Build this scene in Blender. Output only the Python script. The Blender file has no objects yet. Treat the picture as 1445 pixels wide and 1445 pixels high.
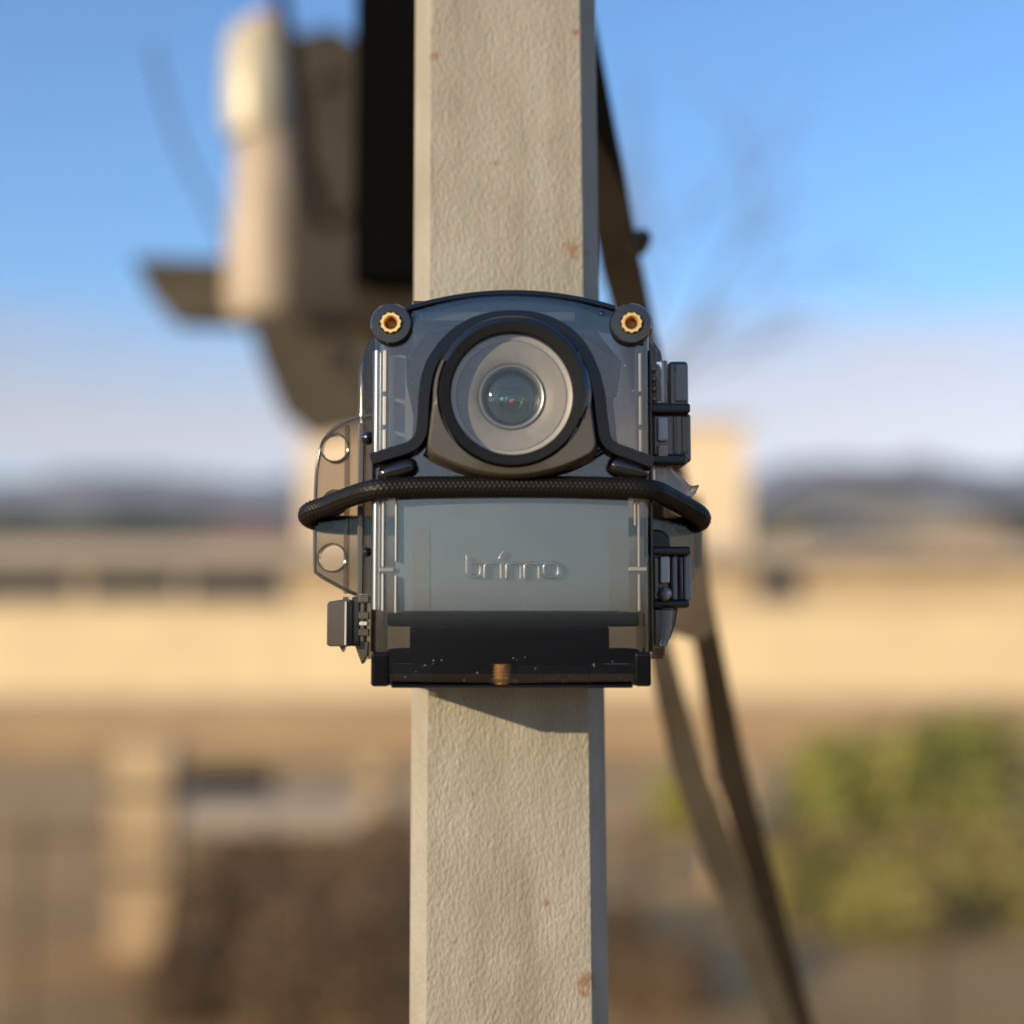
import bpy, bmesh, math, random
from mathutils import Vector, Matrix
random.seed(7)
S = bpy.context.scene
R = math.radians

# ------------------------------------------------------------------ camera, sky, sun, exposure
F = 2001.0            # focal length in photograph pixels (1445 wide)
PITCH = R(4.6)
CAM = Vector((0, -0.5, 1.6))
cd = bpy.data.cameras.new('camera')
cam = bpy.data.objects.new('camera', cd)
S.collection.objects.link(cam)
cam.location = CAM
cam.rotation_euler = (R(90) + PITCH, 0, 0)
cd.sensor_width = 36
cd.lens = 36 * F / 1445.0
cd.clip_start = 0.02
cd.clip_end = 20000
cd.dof.use_dof = True
cd.dof.focus_distance = 0.516
cd.dof.aperture_fstop = 2.9
S.camera = cam

SUNV = Vector((-61, -50, 19.8)).normalized()      # towards the sun
w = bpy.data.worlds.new('World')
S.world = w
w.use_nodes = True
nt = w.node_tree
nt.nodes.clear()
wo = nt.nodes.new('ShaderNodeOutputWorld')
bg = nt.nodes.new('ShaderNodeBackground')
sky = nt.nodes.new('ShaderNodeTexSky')
sky.sky_type = 'NISHITA'
sky.sun_disc = False
sky.sun_elevation = math.asin(SUNV.z)
sky.sun_rotation = math.atan2(SUNV.x, SUNV.y)
sky.air_density = 1.0
sky.dust_density = 0.25
sky.ozone_density = 2.2
bg.inputs['Strength'].default_value = 0.132
# a soft bank of pale cloud low round the whole horizon
tc = nt.nodes.new('ShaderNodeTexCoord')
sx = nt.nodes.new('ShaderNodeSeparateXYZ')
nz = nt.nodes.new('ShaderNodeTexNoise')
mp = nt.nodes.new('ShaderNodeMapping')
mp.inputs['Scale'].default_value = (2.2, 2.2, 9)
nz.inputs['Scale'].default_value = 1.6
nz.inputs['Detail'].default_value = 5
rmp = nt.nodes.new('ShaderNodeValToRGB')
rmp.color_ramp.elements[0].position = 0.12
rmp.color_ramp.elements[0].color = (0.35, 0.35, 0.35, 1)
rmp.color_ramp.elements[1].position = 0.275
rmp.color_ramp.elements[1].color = (0, 0, 0, 1)
for p_, v_ in ((0.175, 1.0), (0.215, 0.9)):
    e_ = rmp.color_ramp.elements.new(p_); e_.color = (v_, v_, v_, 1)
ad = nt.nodes.new('ShaderNodeMath'); ad.operation = 'MULTIPLY_ADD'
ad.inputs[1].default_value = 0.10
mx = nt.nodes.new('ShaderNodeMix'); mx.data_type = 'RGBA'
mul = nt.nodes.new('ShaderNodeMath'); mul.operation = 'MULTIPLY'; mul.inputs[1].default_value = 0.9
nt.links.new(tc.outputs['Generated'], mp.inputs['Vector'])
nt.links.new(mp.outputs[0], nz.inputs['Vector'])
nt.links.new(tc.outputs['Generated'], sx.inputs[0])
nt.links.new(nz.outputs['Fac'], ad.inputs[0])
nt.links.new(sx.outputs['Z'], ad.inputs[2])
nt.links.new(ad.outputs[0], rmp.inputs[0])
nt.links.new(rmp.outputs[0], mul.inputs[0])
nt.links.new(mul.outputs[0], mx.inputs[0])
tint = nt.nodes.new('ShaderNodeMix'); tint.data_type = 'RGBA'; tint.blend_type = 'MULTIPLY'; tint.inputs[0].default_value = 1
tint.inputs[7].default_value = (0.62, 0.97, 1.26, 1)          # clear cold-season air: a deeper blue
nt.links.new(sky.outputs[0], tint.inputs[6])
nt.links.new(tint.outputs[2], mx.inputs[6])
bw = nt.nodes.new('ShaderNodeRGBToBW')                       # cloud takes the brightness of the sky round it
cl = nt.nodes.new('ShaderNodeMix'); cl.data_type = 'RGBA'; cl.blend_type = 'MULTIPLY'; cl.inputs[0].default_value = 1
cl.inputs[7].default_value = (0.95, 0.91, 0.97, 1)
nt.links.new(sky.outputs[0], bw.inputs[0]); nt.links.new(bw.outputs[0], cl.inputs[6]); nt.links.new(cl.outputs[2], mx.inputs[7])
nt.links.new(mx.outputs[2], bg.inputs['Color'])
nt.links.new(bg.outputs[0], wo.inputs[0])

sl = bpy.data.lights.new('sun', 'SUN')
sl.energy = 5.0
sl.angle = R(0.5)
sl.color = (1.0, 0.78, 0.49)
so = bpy.data.objects.new('sun', sl)
S.collection.objects.link(so)
so.rotation_euler = SUNV.to_track_quat('Z', 'Y').to_euler()

S.view_settings.view_transform = 'Standard'
S.view_settings.look = 'None'
S.view_settings.gamma = 1
S.view_settings.use_curve_mapping = False
S.view_settings.exposure = 0.6
S.render.engine = 'CYCLES'
S.cycles.use_denoising = True
S.cycles.max_bounces = 16
S.cycles.transmission_bounces = 14
S.cycles.glossy_bounces = 8
S.cycles.transparent_max_bounces = 24
S.cycles.sample_clamp_indirect = 6
S.cycles.volume_bounces = 0

# ------------------------------------------------------------------ geometry of the view
FW = Vector((0, math.cos(PITCH), math.sin(PITCH)))
UP = Vector((0, -math.sin(PITCH), math.cos(PITCH)))
def pt(px, py, Y):
    d = Vector((1, 0, 0)) * ((px - 722.5) / F) + FW + UP * ((722.5 - py) / F)
    return CAM + d * ((Y + 0.5) / d.y)
K = 2.505e-4                                     # metres per photograph pixel on the front plane
def hx(px, Y=0.0): return (px - 721.5) * K * (Y + 0.5) / 0.5
def hz(py, Y=0.0): return pt(722, py, Y).z
def hp(px, py, Y=0.0): return Vector((hx(px, Y), Y, hz(py, Y)))

# ------------------------------------------------------------------ mesh helpers
class MB:
    def __init__(s): s.v = []; s.f = []
    def add(s, vs, fs):
        n = len(s.v); s.v += [Vector(a) for a in vs]; s.f += [tuple(i + n for i in q) for q in fs]; return s
    def box(s, x0, x1, y0, y1, z0, z1):
        x0, x1 = sorted((x0, x1)); y0, y1 = sorted((y0, y1)); z0, z1 = sorted((z0, z1))
        return s.add([(x0,y0,z0),(x1,y0,z0),(x1,y1,z0),(x0,y1,z0),(x0,y0,z1),(x1,y0,z1),(x1,y1,z1),(x0,y1,z1)],
            [(0,3,2,1),(4,5,6,7),(0,1,5,4),(1,2,6,5),(2,3,7,6),(3,0,4,7)])
    def pbox(s, px0, px1, py0, py1, Y0, Y1):      # box given by its front face in photograph pixels
        return s.box(hx(px0, Y0), hx(px1, Y0), Y0, Y1, hz(py0, Y0), hz(py1, Y0))
    def prism(s, pts, y0, y1):                    # pts (x, z)
        n = len(pts)
        vs = [(x, y0, z) for x, z in pts] + [(x, y1, z) for x, z in pts]
        fs = [tuple(range(n)), tuple(range(2*n-1, n-1, -1))]
        fs += [(i, i+n, (i+1) % n + n, (i+1) % n) for i in range(n)]
        return s.add(vs, fs)
    def lathe(s, c, prof, n=64, closed=False, cap=False):    # prof: (radius, y) about an axis along Y through c = (x, z)
        vs = []; fs = []
        for r, y in prof:
            for k in range(n):
                a = 2*math.pi*k/n
                vs.append((c[0] + r*math.cos(a), y, c[1] + r*math.sin(a)))
        m = len(prof)
        for j in range(m if closed else m-1):
            j2 = (j+1) % m
            for k in range(n):
                k2 = (k+1) % n
                fs.append((j*n+k, j*n+k2, j2*n+k2, j2*n+k))
        if cap and not closed:
            if prof[0][0] > 1e-7: fs.append(tuple(range(n-1, -1, -1)))
            if prof[-1][0] > 1e-7: fs.append(tuple((m-1)*n + k for k in range(n)))
        return s.add(vs, fs)
    def tube(s, path, r, n=10, cap=True, rad=None):
        path = [Vector(p) for p in path]; rings = []
        up = Vector((0, 0, 1)); last = None
        for i, p in enumerate(path):
            t = (path[min(i+1, len(path)-1)] - path[max(i-1, 0)]).normalized()
            if last is None:
                a = t.cross(up)
                if a.length < 1e-3: a = t.cross(Vector((1, 0, 0)))
                a.normalize()
            else:
                a = (last - t * last.dot(t)).normalized()
            last = a; b = t.cross(a)
            rr = rad[i] if rad else r
            rings.append([p + (a*math.cos(2*math.pi*k/n) + b*math.sin(2*math.pi*k/n))*rr for k in range(n)])
        vs = [q for g in rings for q in g]; fs = []
        for i in range(len(rings)-1):
            for k in range(n):
                k2 = (k+1) % n
                fs.append((i*n+k, i*n+k2, (i+1)*n+k2, (i+1)*n+k))
        if cap:
            fs.append(tuple(range(n-1, -1, -1))); fs.append(tuple((len(rings)-1)*n + k for k in range(n)))
        return s.add(vs, fs)
    def ridge(s, path, w, h, y, n=6, flip=False): # half-round bead on a plane facing -Y; path of (x, z)
        P = [Vector((a, b)) for a, b in path]; rings = []
        for i, p in enumerate(P):
            t = (P[min(i+1, len(P)-1)] - P[max(i-1, 0)]).normalized(); nn = Vector((-t.y, t.x))
            ring = []
            for k in range(n+1):
                a = math.pi*k/n
                q = p + nn*(w*math.cos(a)); ring.append((q.x, y - h*math.sin(a), q.y))
            rings.append(ring)
        m = n+1; vs = [q for g in rings for q in g]; fs = []
        for i in range(len(rings)-1):
            for k in range(m):
                k2 = (k+1) % m
                fs.append((i*m+k, i*m+k2, (i+1)*m+k2, (i+1)*m+k))
        fs.append(tuple(range(m-1, -1, -1))); fs.append(tuple((len(rings)-1)*m + k for k in range(m)))
        return s.add(vs, fs)
    def band(s, path, wb, wt, h, y):            # flat-topped moulded rib on a plane facing -Y
        P = [Vector((a, b)) for a, b in path]; vs = []; fs = []
        prof = ((wb, 0), (wb*.97, h*.45), (wt*1.06, h*.90), (wt*.9, h), (-wt*.9, h), (-wt*1.06, h*.90), (-wb*.97, h*.45), (-wb, 0)); m = len(prof)
        for i, p in enumerate(P):
            t = (P[min(i+1, len(P)-1)] - P[max(i-1, 0)]).normalized(); nn = Vector((-t.y, t.x))
            vs += [(p.x + nn.x*a, y - b, p.y + nn.y*a) for a, b in prof]
        for i in range(len(P)-1):
            fs += [(i*m+k, i*m+(k+1) % m, (i+1)*m+(k+1) % m, (i+1)*m+k) for k in range(m)]
        fs += [tuple(range(m-1, -1, -1)), tuple((len(P)-1)*m+k for k in range(m))]
        return s.add(vs, fs)
    def build(s, name, mat, parent=None, bevel=0, seg=2, smooth=35, origin=None):
        o = (world_of(parent) if parent else (origin or Vector((0, 0, 0))))
        me = bpy.data.meshes.new(name)
        me.from_pydata([tuple(v - o) for v in s.v], [], s.f)
        bm = bmesh.new(); bm.from_mesh(me)
        bmesh.ops.recalc_face_normals(bm, faces=bm.faces)
        if smooth:
            for f in bm.faces: f.smooth = True
            for e in bm.edges:
                if len(e.link_faces) == 2: e.smooth = e.calc_face_angle(0) < R(smooth)
        bm.to_mesh(me); bm.free()
        me.materials.append(mat)
        ob = bpy.data.objects.new(name, me); S.collection.objects.link(ob)
        if parent: ob.parent = parent
        else: ob.location = o
        if bevel:
            b = ob.modifiers.new('edge', 'BEVEL'); b.width = bevel; b.segments = seg; b.limit_method = 'ANGLE'
            b.angle_limit = R(40); b.harden_normals = True
        return ob

def world_of(o):
    v = Vector((0, 0, 0))
    while o: v += o.location; o = o.parent
    return v
def tag(o, label=None, cat=None, group=None, kind=None):
    if label: o['label'] = label
    if cat: o['category'] = cat
    if group: o['group'] = group
    if kind: o['kind'] = kind
    return o
def thing(name, label, cat, loc, group=None):
    o = bpy.data.objects.new(name, None); S.collection.objects.link(o)
    o.location = loc; o.empty_display_size = 0.05
    return tag(o, label, cat, group)
def smooth_path(pts, n=8):
    pts = [Vector(p) for p in pts]; out = []
    for i in range(len(pts)-1):
        p0 = pts[max(i-1, 0)]; p1 = pts[i]; p2 = pts[i+1]; p3 = pts[min(i+2, len(pts)-1)]
        for k in range(n):
            t = k/n
            out.append(0.5*((2*p1) + (p2-p0)*t + (2*p0-5*p1+4*p2-p3)*t*t + (3*p1-p0-3*p2+p3)*t**3))
    out.append(pts[-1]); return out

# ------------------------------------------------------------------ materials
def mat(name, col, rough=0.5, metal=0.0, var=0.0, vscale=20, bump=0.0, bscale=200, bdist=0.001, col2=None, trans=0, ior=1.5, coat=0, detail=4, spec=0.5, stretch=(1,1,1)):
    m = bpy.data.materials.new(name); m.use_nodes = True
    n = m.node_tree.nodes; L = m.node_tree.links; p = n['Principled BSDF']
    p.inputs['Base Color'].default_value = (*col, 1)
    p.inputs['Roughness'].default_value = rough
    p.inputs['Metallic'].default_value = metal
    p.inputs['IOR'].default_value = ior
    p.inputs['Transmission Weight'].default_value = trans
    p.inputs['Coat Weight'].default_value = coat
    p.inputs['Coat IOR'].default_value = 1.5
    p.inputs['Coat Roughness'].default_value = 0.005
    p.inputs['Specular IOR Level'].default_value = spec
    if var or col2 or bump:
        t = n.new('ShaderNodeTexCoord'); mpn = n.new('ShaderNodeMapping'); mpn.inputs['Scale'].default_value = stretch
        L.new(t.outputs['Object'], mpn.inputs[0])
    if var or col2:
        z = n.new('ShaderNodeTexNoise'); z.inputs['Scale'].default_value = vscale; z.inputs['Detail'].default_value = detail
        L.new(mpn.outputs[0], z.inputs['Vector'])
        r = n.new('ShaderNodeValToRGB'); r.color_ramp.elements[0].position = 0.3; r.color_ramp.elements[1].position = 0.7
        c2 = col2 or tuple(min(1, c*(1+var)) for c in col)
        c1 = col if col2 else tuple(c*(1-var) for c in col)
        r.color_ramp.elements[0].color = (*c1, 1); r.color_ramp.elements[1].color = (*c2, 1)
        L.new(z.outputs['Fac'], r.inputs[0]); L.new(r.outputs[0], p.inputs['Base Color'])
    if bump:
        z2 = n.new('ShaderNodeTexNoise'); z2.inputs['Scale'].default_value = bscale; z2.inputs['Detail'].default_value = 4
        L.new(mpn.outputs[0], z2.inputs['Vector'])
        b = n.new('ShaderNodeBump'); b.inputs['Strength'].default_value = bump; b.inputs['Distance'].default_value = bdist
        L.new(z2.outputs['Fac'], b.inputs['Height']); L.new(b.outputs[0], p.inputs['Normal'])
    return m

def clear_plastic(name, tint, spec_fac=0.06, rough=0.02, edge=None):   # thin clear wall: straight-through plus Fresnel shine
    m = bpy.data.materials.new(name); m.use_nodes = True
    n = m.node_tree.nodes; L = m.node_tree.links; n.clear()
    o = n.new('ShaderNodeOutputMaterial'); t = n.new('ShaderNodeBsdfTransparent'); g = n.new('ShaderNodeBsdfGlossy')
    t.inputs[0].default_value = (*tint, 1); g.inputs['Roughness'].default_value = rough
    fr = n.new('ShaderNodeLayerWeight'); fr.inputs[0].default_value = 0.5
    mixs = n.new('ShaderNodeMixShader')
    p5 = n.new('ShaderNodeMath'); p5.operation = 'POWER'; p5.inputs[1].default_value = 5
    a = n.new('ShaderNodeMath'); a.operation = 'MULTIPLY_ADD'; a.inputs[1].default_value = 1-spec_fac; a.inputs[2].default_value = spec_fac; a.use_clamp = True
    L.new(fr.outputs['Facing'], p5.inputs[0]); L.new(p5.outputs[0], a.inputs[0]); L.new(a.outputs[0], mixs.inputs[0])
    if edge is not None:                                     # a slanting ray runs further through the wall and comes out darker
        pe = n.new('ShaderNodeMath'); pe.operation = 'POWER'; pe.inputs[1].default_value = 1.6
        me = n.new('ShaderNodeMix'); me.data_type = 'RGBA'; me.inputs[6].default_value = (*tint, 1); me.inputs[7].default_value = (edge, edge, edge, 1)
        L.new(fr.outputs['Facing'], pe.inputs[0]); L.new(pe.outputs[0], me.inputs[0]); L.new(me.outputs[2], t.inputs[0])
    L.new(t.outputs[0], mixs.inputs[1]); L.new(g.outputs[0], mixs.inputs[2]); L.new(mixs.outputs[0], o.inputs[0])
    return m

M = {}
M['smoky'] = clear_plastic('smoky_polycarbonate', (0.74, 0.76, 0.78), 0.095, 0.03, edge=0.06)
M['smokyback'] = clear_plastic('dark_smoky_sheet', (0.50, 0.50, 0.50), 0.06, 0.02, edge=0.02)
M['innergrey'] = mat('inner_grey_panel', (0.46, 0.48, 0.50), 0.6, var=0.05, vscale=60)
M['innerslate'] = mat('inner_slate_panel', (0.040, 0.052, 0.068), 0.55, var=0.12, vscale=40)
M['innertan'] = mat('inner_tan_strip', (0.47, 0.43, 0.37), 0.7, bump=0.4, bscale=700, bdist=0.0006)
M['innerblack'] = mat('inner_black_foam', (0.002, 0.002, 0.002), 0.9, spec=0.0)
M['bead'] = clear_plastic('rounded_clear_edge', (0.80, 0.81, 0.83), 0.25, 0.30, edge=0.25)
M['dust'] = mat('pale_dust', (0.6, 0.57, 0.52), 0.9)
M['letter'] = clear_plastic('smoky_lettering', (0.97, 0.97, 0.97), 0.21, 0.30, edge=0.42)
M['bossmat'] = mat('brown_grey_boss', (0.062, 0.055, 0.042), 0.10, ior=1.5)
M['band'] = mat('smoky_band', (0.004, 0.004, 0.005), 0.07, ior=1.42)
M['smoky_dark'] = mat('dark_smoky_polycarbonate', (0.06, 0.066, 0.075), 0.06, trans=0.6, ior=1.5)
M['wing'] = clear_plastic('pale_smoky_plastic', (0.66, 0.63, 0.58), 0.05, 0.06)
M['latch'] = mat('smoky_latch_plastic', (0.10, 0.085, 0.07), 0.14, trans=0.35, ior=1.5, coat=0.5)
M['clearpin'] = mat('clear_pin_plastic', (0.85, 0.85, 0.83), 0.05, trans=0.9, ior=1.5)
M['black'] = mat('satin_black_plastic', (0.012, 0.012, 0.013), 0.35)
M['bezel'] = mat('bezel_black', (0.005, 0.0055, 0.0055), 0.5, spec=0.2)
M['gloss'] = mat('gloss_black_plastic', (0.008, 0.008, 0.010), 0.06, coat=0.5)
M['slate'] = mat('slate_plastic', (0.022, 0.027, 0.033), 0.45, bump=0.15, bscale=900, bdist=0.0003)
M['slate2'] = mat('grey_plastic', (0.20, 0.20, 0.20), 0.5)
M['strip'] = mat('pale_strip_grey', (0.46, 0.46, 0.45), 0.35)
M['taupe'] = mat('lens_ring_grey', (0.225, 0.216, 0.204), 0.55, var=0.08, vscale=300, bump=0.1, bscale=1500, bdist=0.0002)
M['ringlight'] = mat('lens_rim_grey', (0.36, 0.35, 0.34), 0.4)
M['barrel'] = mat('lens_barrel_metal', (0.32, 0.33, 0.34), 0.35, metal=0.6)
M['lensdark'] = mat('lens_interior', (0.012, 0.022, 0.02), 0.25)
M['lensglass'] = clear_plastic('coated_lens_glass', (0.66, 0.80, 0.75), 0.05, 0.05)
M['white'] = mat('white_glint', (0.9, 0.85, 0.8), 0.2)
M['lensinner'] = clear_plastic('inner_lens_glass', (0.70, 0.86, 0.82), 0.16, 0.08)
M['window'] = clear_plastic('clear_window', (0.93, 0.93, 0.92), 0.05, 0.01)
M['green'] = mat('green_glint', (0.02, 0.30, 0.12), 0.15, metal=0.6)
M['cyan'] = mat('cyan_glint', (0.25, 0.75, 0.80), 0.2)
M['red'] = mat('red_glint', (0.85, 0.16, 0.12), 0.2)
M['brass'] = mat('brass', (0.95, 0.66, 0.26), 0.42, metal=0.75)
M['copper'] = mat('copper_thread', (1.0, 0.56, 0.20), 0.5, metal=0.4, bump=0.8, bscale=500, bdist=0.001)
M['brassdark'] = mat('brass_bore', (0.35, 0.14, 0.03), 0.4, metal=0.9)
M['cord'] = mat('black_braid', (0.006, 0.005, 0.0045), 0.48, spec=0.22, var=0.4, vscale=3000)
M['blacksteel'] = mat('black_steel', (0.004, 0.004, 0.004), 0.9, spec=0.0)
M['olive'] = mat('weathered_olive_steel', (0.068, 0.058, 0.043), 0.85, var=0.3, vscale=9, spec=0.15)
M['olivelight'] = mat('olive_plate', (0.046, 0.040, 0.032), 0.9, var=0.3, vscale=9, spec=0.15)
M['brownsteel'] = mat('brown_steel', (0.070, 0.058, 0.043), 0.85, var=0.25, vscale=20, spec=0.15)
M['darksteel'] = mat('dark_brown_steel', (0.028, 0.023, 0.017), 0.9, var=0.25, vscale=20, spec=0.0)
M['cream'] = mat('cream_lamp_glass', (0.44, 0.395, 0.28), 0.35, var=0.05, vscale=20)
M['tanlamp'] = mat('tan_lamp_body', (0.36, 0.29, 0.215), 0.5, var=0.15, vscale=15)
M['orange'] = mat('orange_cap', (0.65, 0.32, 0.16), 0.5)
M['creamwall'] = mat('cream_render', (0.60, 0.485, 0.30), 0.9, var=0.06, vscale=0.6)
M['tallwall'] = mat('pale_apricot_render', (0.68, 0.54, 0.36), 0.9, var=0.06, vscale=0.4)
M['tanwall'] = mat('tan_render', (0.30, 0.215, 0.125), 0.9, var=0.12, vscale=0.8)
M['frieze'] = mat('tan_frieze', (0.44, 0.34, 0.21), 0.9, var=0.12, vscale=0.7)
M['parapet'] = mat('weathered_parapet', (0.42, 0.36, 0.27), 0.9, var=0.1, vscale=0.8)
M['brownroof'] = mat('red_brown_roof', (0.16, 0.09, 0.07), 0.9, var=0.2, vscale=0.5)
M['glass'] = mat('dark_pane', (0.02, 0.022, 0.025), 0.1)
M['frame'] = mat('grey_frame', (0.20, 0.18, 0.16), 0.6)
M['rustwire'] = mat('rusty_wire', (0.11, 0.07, 0.04), 0.9, var=0.25, vscale=30)
M['pipe'] = mat('dull_grey_pipe', (0.33, 0.285, 0.235), 0.7, var=0.15, vscale=15)
M['concrete'] = mat('grey_concrete', (0.27, 0.235, 0.20), 0.9, var=0.15, vscale=4)
M['palepost'] = mat('pale_post', (0.42, 0.31, 0.18), 0.85, var=0.1, vscale=8)
M['earth'] = mat('bare_earth', (0.34, 0.19, 0.065), 0.95, col2=(0.54, 0.34, 0.13), vscale=0.7, detail=7)
M['dry'] = mat('dry_brown_leaves', (0.07, 0.045, 0.024), 0.9, col2=(0.26, 0.17, 0.09), vscale=2.2)
M['green_leaf'] = mat('yellow_green_leaves', (0.17, 0.20, 0.03), 0.8, col2=(0.38, 0.32, 0.08), vscale=1.6)
M['bark'] = mat('grey_bark', (0.16, 0.13, 0.11), 0.9, var=0.3, vscale=20)
M['hill'] = mat('wooded_hill', (0.025, 0.035, 0.022), 0.95, col2=(0.07, 0.065, 0.04), vscale=0.05, detail=8)
M['asphalt'] = mat('asphalt', (0.035, 0.033, 0.032), 0.95, var=0.2, vscale=3, spec=0.2)
M['mountain'] = mat('far_mountain', (0.05, 0.06, 0.075), 0.95, col2=(0.12, 0.125, 0.14), vscale=0.003, detail=8)

def pole_material():
    m = bpy.data.materials.new('beige_roller_paint'); m.use_nodes = True
    n = m.node_tree.nodes; L = m.node_tree.links; p = n['Principled BSDF']
    p.inputs['Roughness'].default_value = 0.62
    t = n.new('ShaderNodeTexCoord'); mpn = n.new('ShaderNodeMapping'); mpn.inputs['Scale'].default_value = (1, 1, 0.55)
    L.new(t.outputs['Object'], mpn.inputs[0])
    z = n.new('ShaderNodeTexNoise'); z.inputs['Scale'].default_value = 60; z.inputs['Detail'].default_value = 6
    L.new(mpn.outputs[0], z.inputs['Vector'])
    r = n.new('ShaderNodeValToRGB'); r.color_ramp.elements[0].position = 0.3; r.color_ramp.elements[1].position = 0.72
    r.color_ramp.elements[0].color = (0.258, 0.240, 0.195, 1); r.color_ramp.elements[1].color = (0.315, 0.297, 0.252, 1)
    L.new(z.outputs['Fac'], r.inputs[0])
    gz = n.new('ShaderNodeTexNoise'); gz.inputs['Scale'].default_value = 22; gz.inputs['Detail'].default_value = 5
    gm = n.new('ShaderNodeMapping'); gm.inputs['Scale'].default_value = (3.0, 1, 0.35)
    L.new(t.outputs['Object'], gm.inputs[0]); L.new(gm.outputs[0], gz.inputs['Vector'])
    gr = n.new('ShaderNodeValToRGB'); gr.color_ramp.elements[0].position = 0.32; gr.color_ramp.elements[1].position = 0.6
    gr.color_ramp.elements[0].color = (0.80, 0.78, 0.74, 1); gr.color_ramp.elements[1].color = (1, 1, 1, 1)
    gx = n.new('ShaderNodeMix'); gx.data_type = 'RGBA'; gx.blend_type = 'MULTIPLY'; gx.inputs[0].default_value = 1
    L.new(gz.outputs['Fac'], gr.inputs[0]); L.new(r.outputs[0], gx.inputs[6]); L.new(gr.outputs[0], gx.inputs[7])
    cur = gx.outputs[2]
    zz = n.new('ShaderNodeTexNoise'); zz.inputs['Scale'].default_value = 420; zz.inputs['Detail'].default_value = 3
    L.new(t.outputs['Object'], zz.inputs['Vector'])
    for (px, py, rad) in ((809, 353, .0034), (826, 1386, .0036), (613, 80, .0020), (824, 1402, .0018), (770, 1276, .0014), (812, 45, .0014), (836, 352, .0022), (640, 1330, .0009), (700, 230, .0009), (668, 1120, .0008)):
        c = pt(px, py, 0.05)
        d = n.new('ShaderNodeVectorMath'); d.operation = 'DISTANCE'; d.inputs[1].default_value = c - POLE_O
        L.new(t.outputs['Object'], d.inputs[0])
        a = n.new('ShaderNodeMath'); a.operation = 'MULTIPLY_ADD'; a.inputs[1].default_value = rad*2.4
        L.new(zz.outputs['Fac'], a.inputs[0]); L.new(d.outputs['Value'], a.inputs[2])
        mr = n.new('ShaderNodeMapRange'); mr.inputs[1].default_value = rad*2.5; mr.inputs[2].default_value = rad*1.5
        L.new(a.outputs[0], mr.inputs[0])
        mm = n.new('ShaderNodeMix'); mm.data_type = 'RGBA'
        ms = n.new('ShaderNodeMath'); ms.operation = 'MULTIPLY'; ms.inputs[1].default_value = 0.9
        L.new(mr.outputs[0], ms.inputs[0]); L.new(ms.outputs[0], mm.inputs[0])
        L.new(cur, mm.inputs[6]); mm.inputs[7].default_value = (0.20, 0.11, 0.055, 1)
        cur = mm.outputs[2]
    L.new(cur, p.inputs['Base Color'])
    z1 = n.new('ShaderNodeTexNoise'); z1.inputs['Scale'].default_value = 760; z1.inputs['Detail'].default_value = 3; z1.inputs['Roughness'].default_value = 0.55
    z2 = n.new('ShaderNodeTexNoise'); z2.inputs['Scale'].default_value = 230; z2.inputs['Detail'].default_value = 2
    L.new(mpn.outputs[0], z1.inputs['Vector']); L.new(mpn.outputs[0], z2.inputs['Vector'])
    ad = n.new('ShaderNodeMath'); ad.operation = 'MULTIPLY_ADD'; ad.inputs[1].default_value = 0.5
    L.new(z2.outputs['Fac'], ad.inputs[0]); L.new(z1.outputs['Fac'], ad.inputs[2])
    b = n.new('ShaderNodeBump'); b.inputs['Strength'].default_value = 1.0; b.inputs['Distance'].default_value = 0.00068
    L.new(ad.outputs[0], b.inputs['Height']); L.new(b.outputs[0], p.inputs['Normal'])
    return m

# ------------------------------------------------------------------ the setting
def sheet(name, fx, x0, x1, y0, y1, nx, ny, m, label):
    vs = []; fs = []
    for j in range(ny+1):
        for i in range(nx+1):
            x = x0 + (x1-x0)*i/nx; y = y0 + (y1-y0)*j/ny
            vs.append((x, y, fx(x, y)))
    for j in range(ny):
        for i in range(nx):
            a = j*(nx+1)+i; fs.append((a, a+1, a+nx+2, a+nx+1))
    o = MB().add(vs, fs).build(name, m)
    return tag(o, label, kind='structure')
MB().box(-7000, 7000, -7000, 7000, -0.3, 0).build('ground', M['earth']); tag(bpy.data.objects['ground'], 'bare tan earth of the yard stretching to the hills', kind='structure')

o_ = MB().add([(-1200, -900, .004), (1200, -900, .004), (1200, -7, .004), (-1200, -7, .004)], [(0, 1, 2, 3)]).build('asphalt_lot', M['asphalt'], smooth=0)
tag(o_, 'dark asphalt lot facing the clear housing', kind='structure')
def fbm(x, y, seed=0.0):
    from mathutils import noise
    return noise.fractal(Vector((x, y, seed)), 1.0, 2.1, 6)
def ridge_line(name, m, Yc, depth, x0, x1, nx, hf, label):
    ny = 14
    vs = []; fs = []
    for j in range(ny+1):
        for i in range(nx+1):
            x = x0 + (x1-x0)*i/nx; t = j/ny
            y = Yc + depth*(t-0.5)*2
            prof = math.sin(math.pi*t)**1.2
            vs.append((x, y, -1 + (hf(x)*(1+0.10*fbm(x*6/depth, y*6/depth, 3))+1)*prof))
    for j in range(ny):
        for i in range(nx):
            a = j*(nx+1)+i; fs.append((a, a+1, a+nx+2, a+nx+1))
    o = MB().add(vs, fs).build(name, m)
    return tag(o, label, kind='structure')
def px_of(x, Y): return 722.5 + x/(Y+0.5)*F
def interp(tbl, x):
    if x <= tbl[0][0]: return tbl[0][1]
    for (a, b), (c, d) in zip(tbl, tbl[1:]):
        if x <= c: return b + (d-b)*(x-a)/(c-a)
    return tbl[-1][1]
MT = [(-800, 665), (0, 682), (194, 664), (330, 676), (500, 688), (900, 680), (1060, 668), (1180, 650), (1300, 656), (1500, 672), (2200, 665)]
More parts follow.
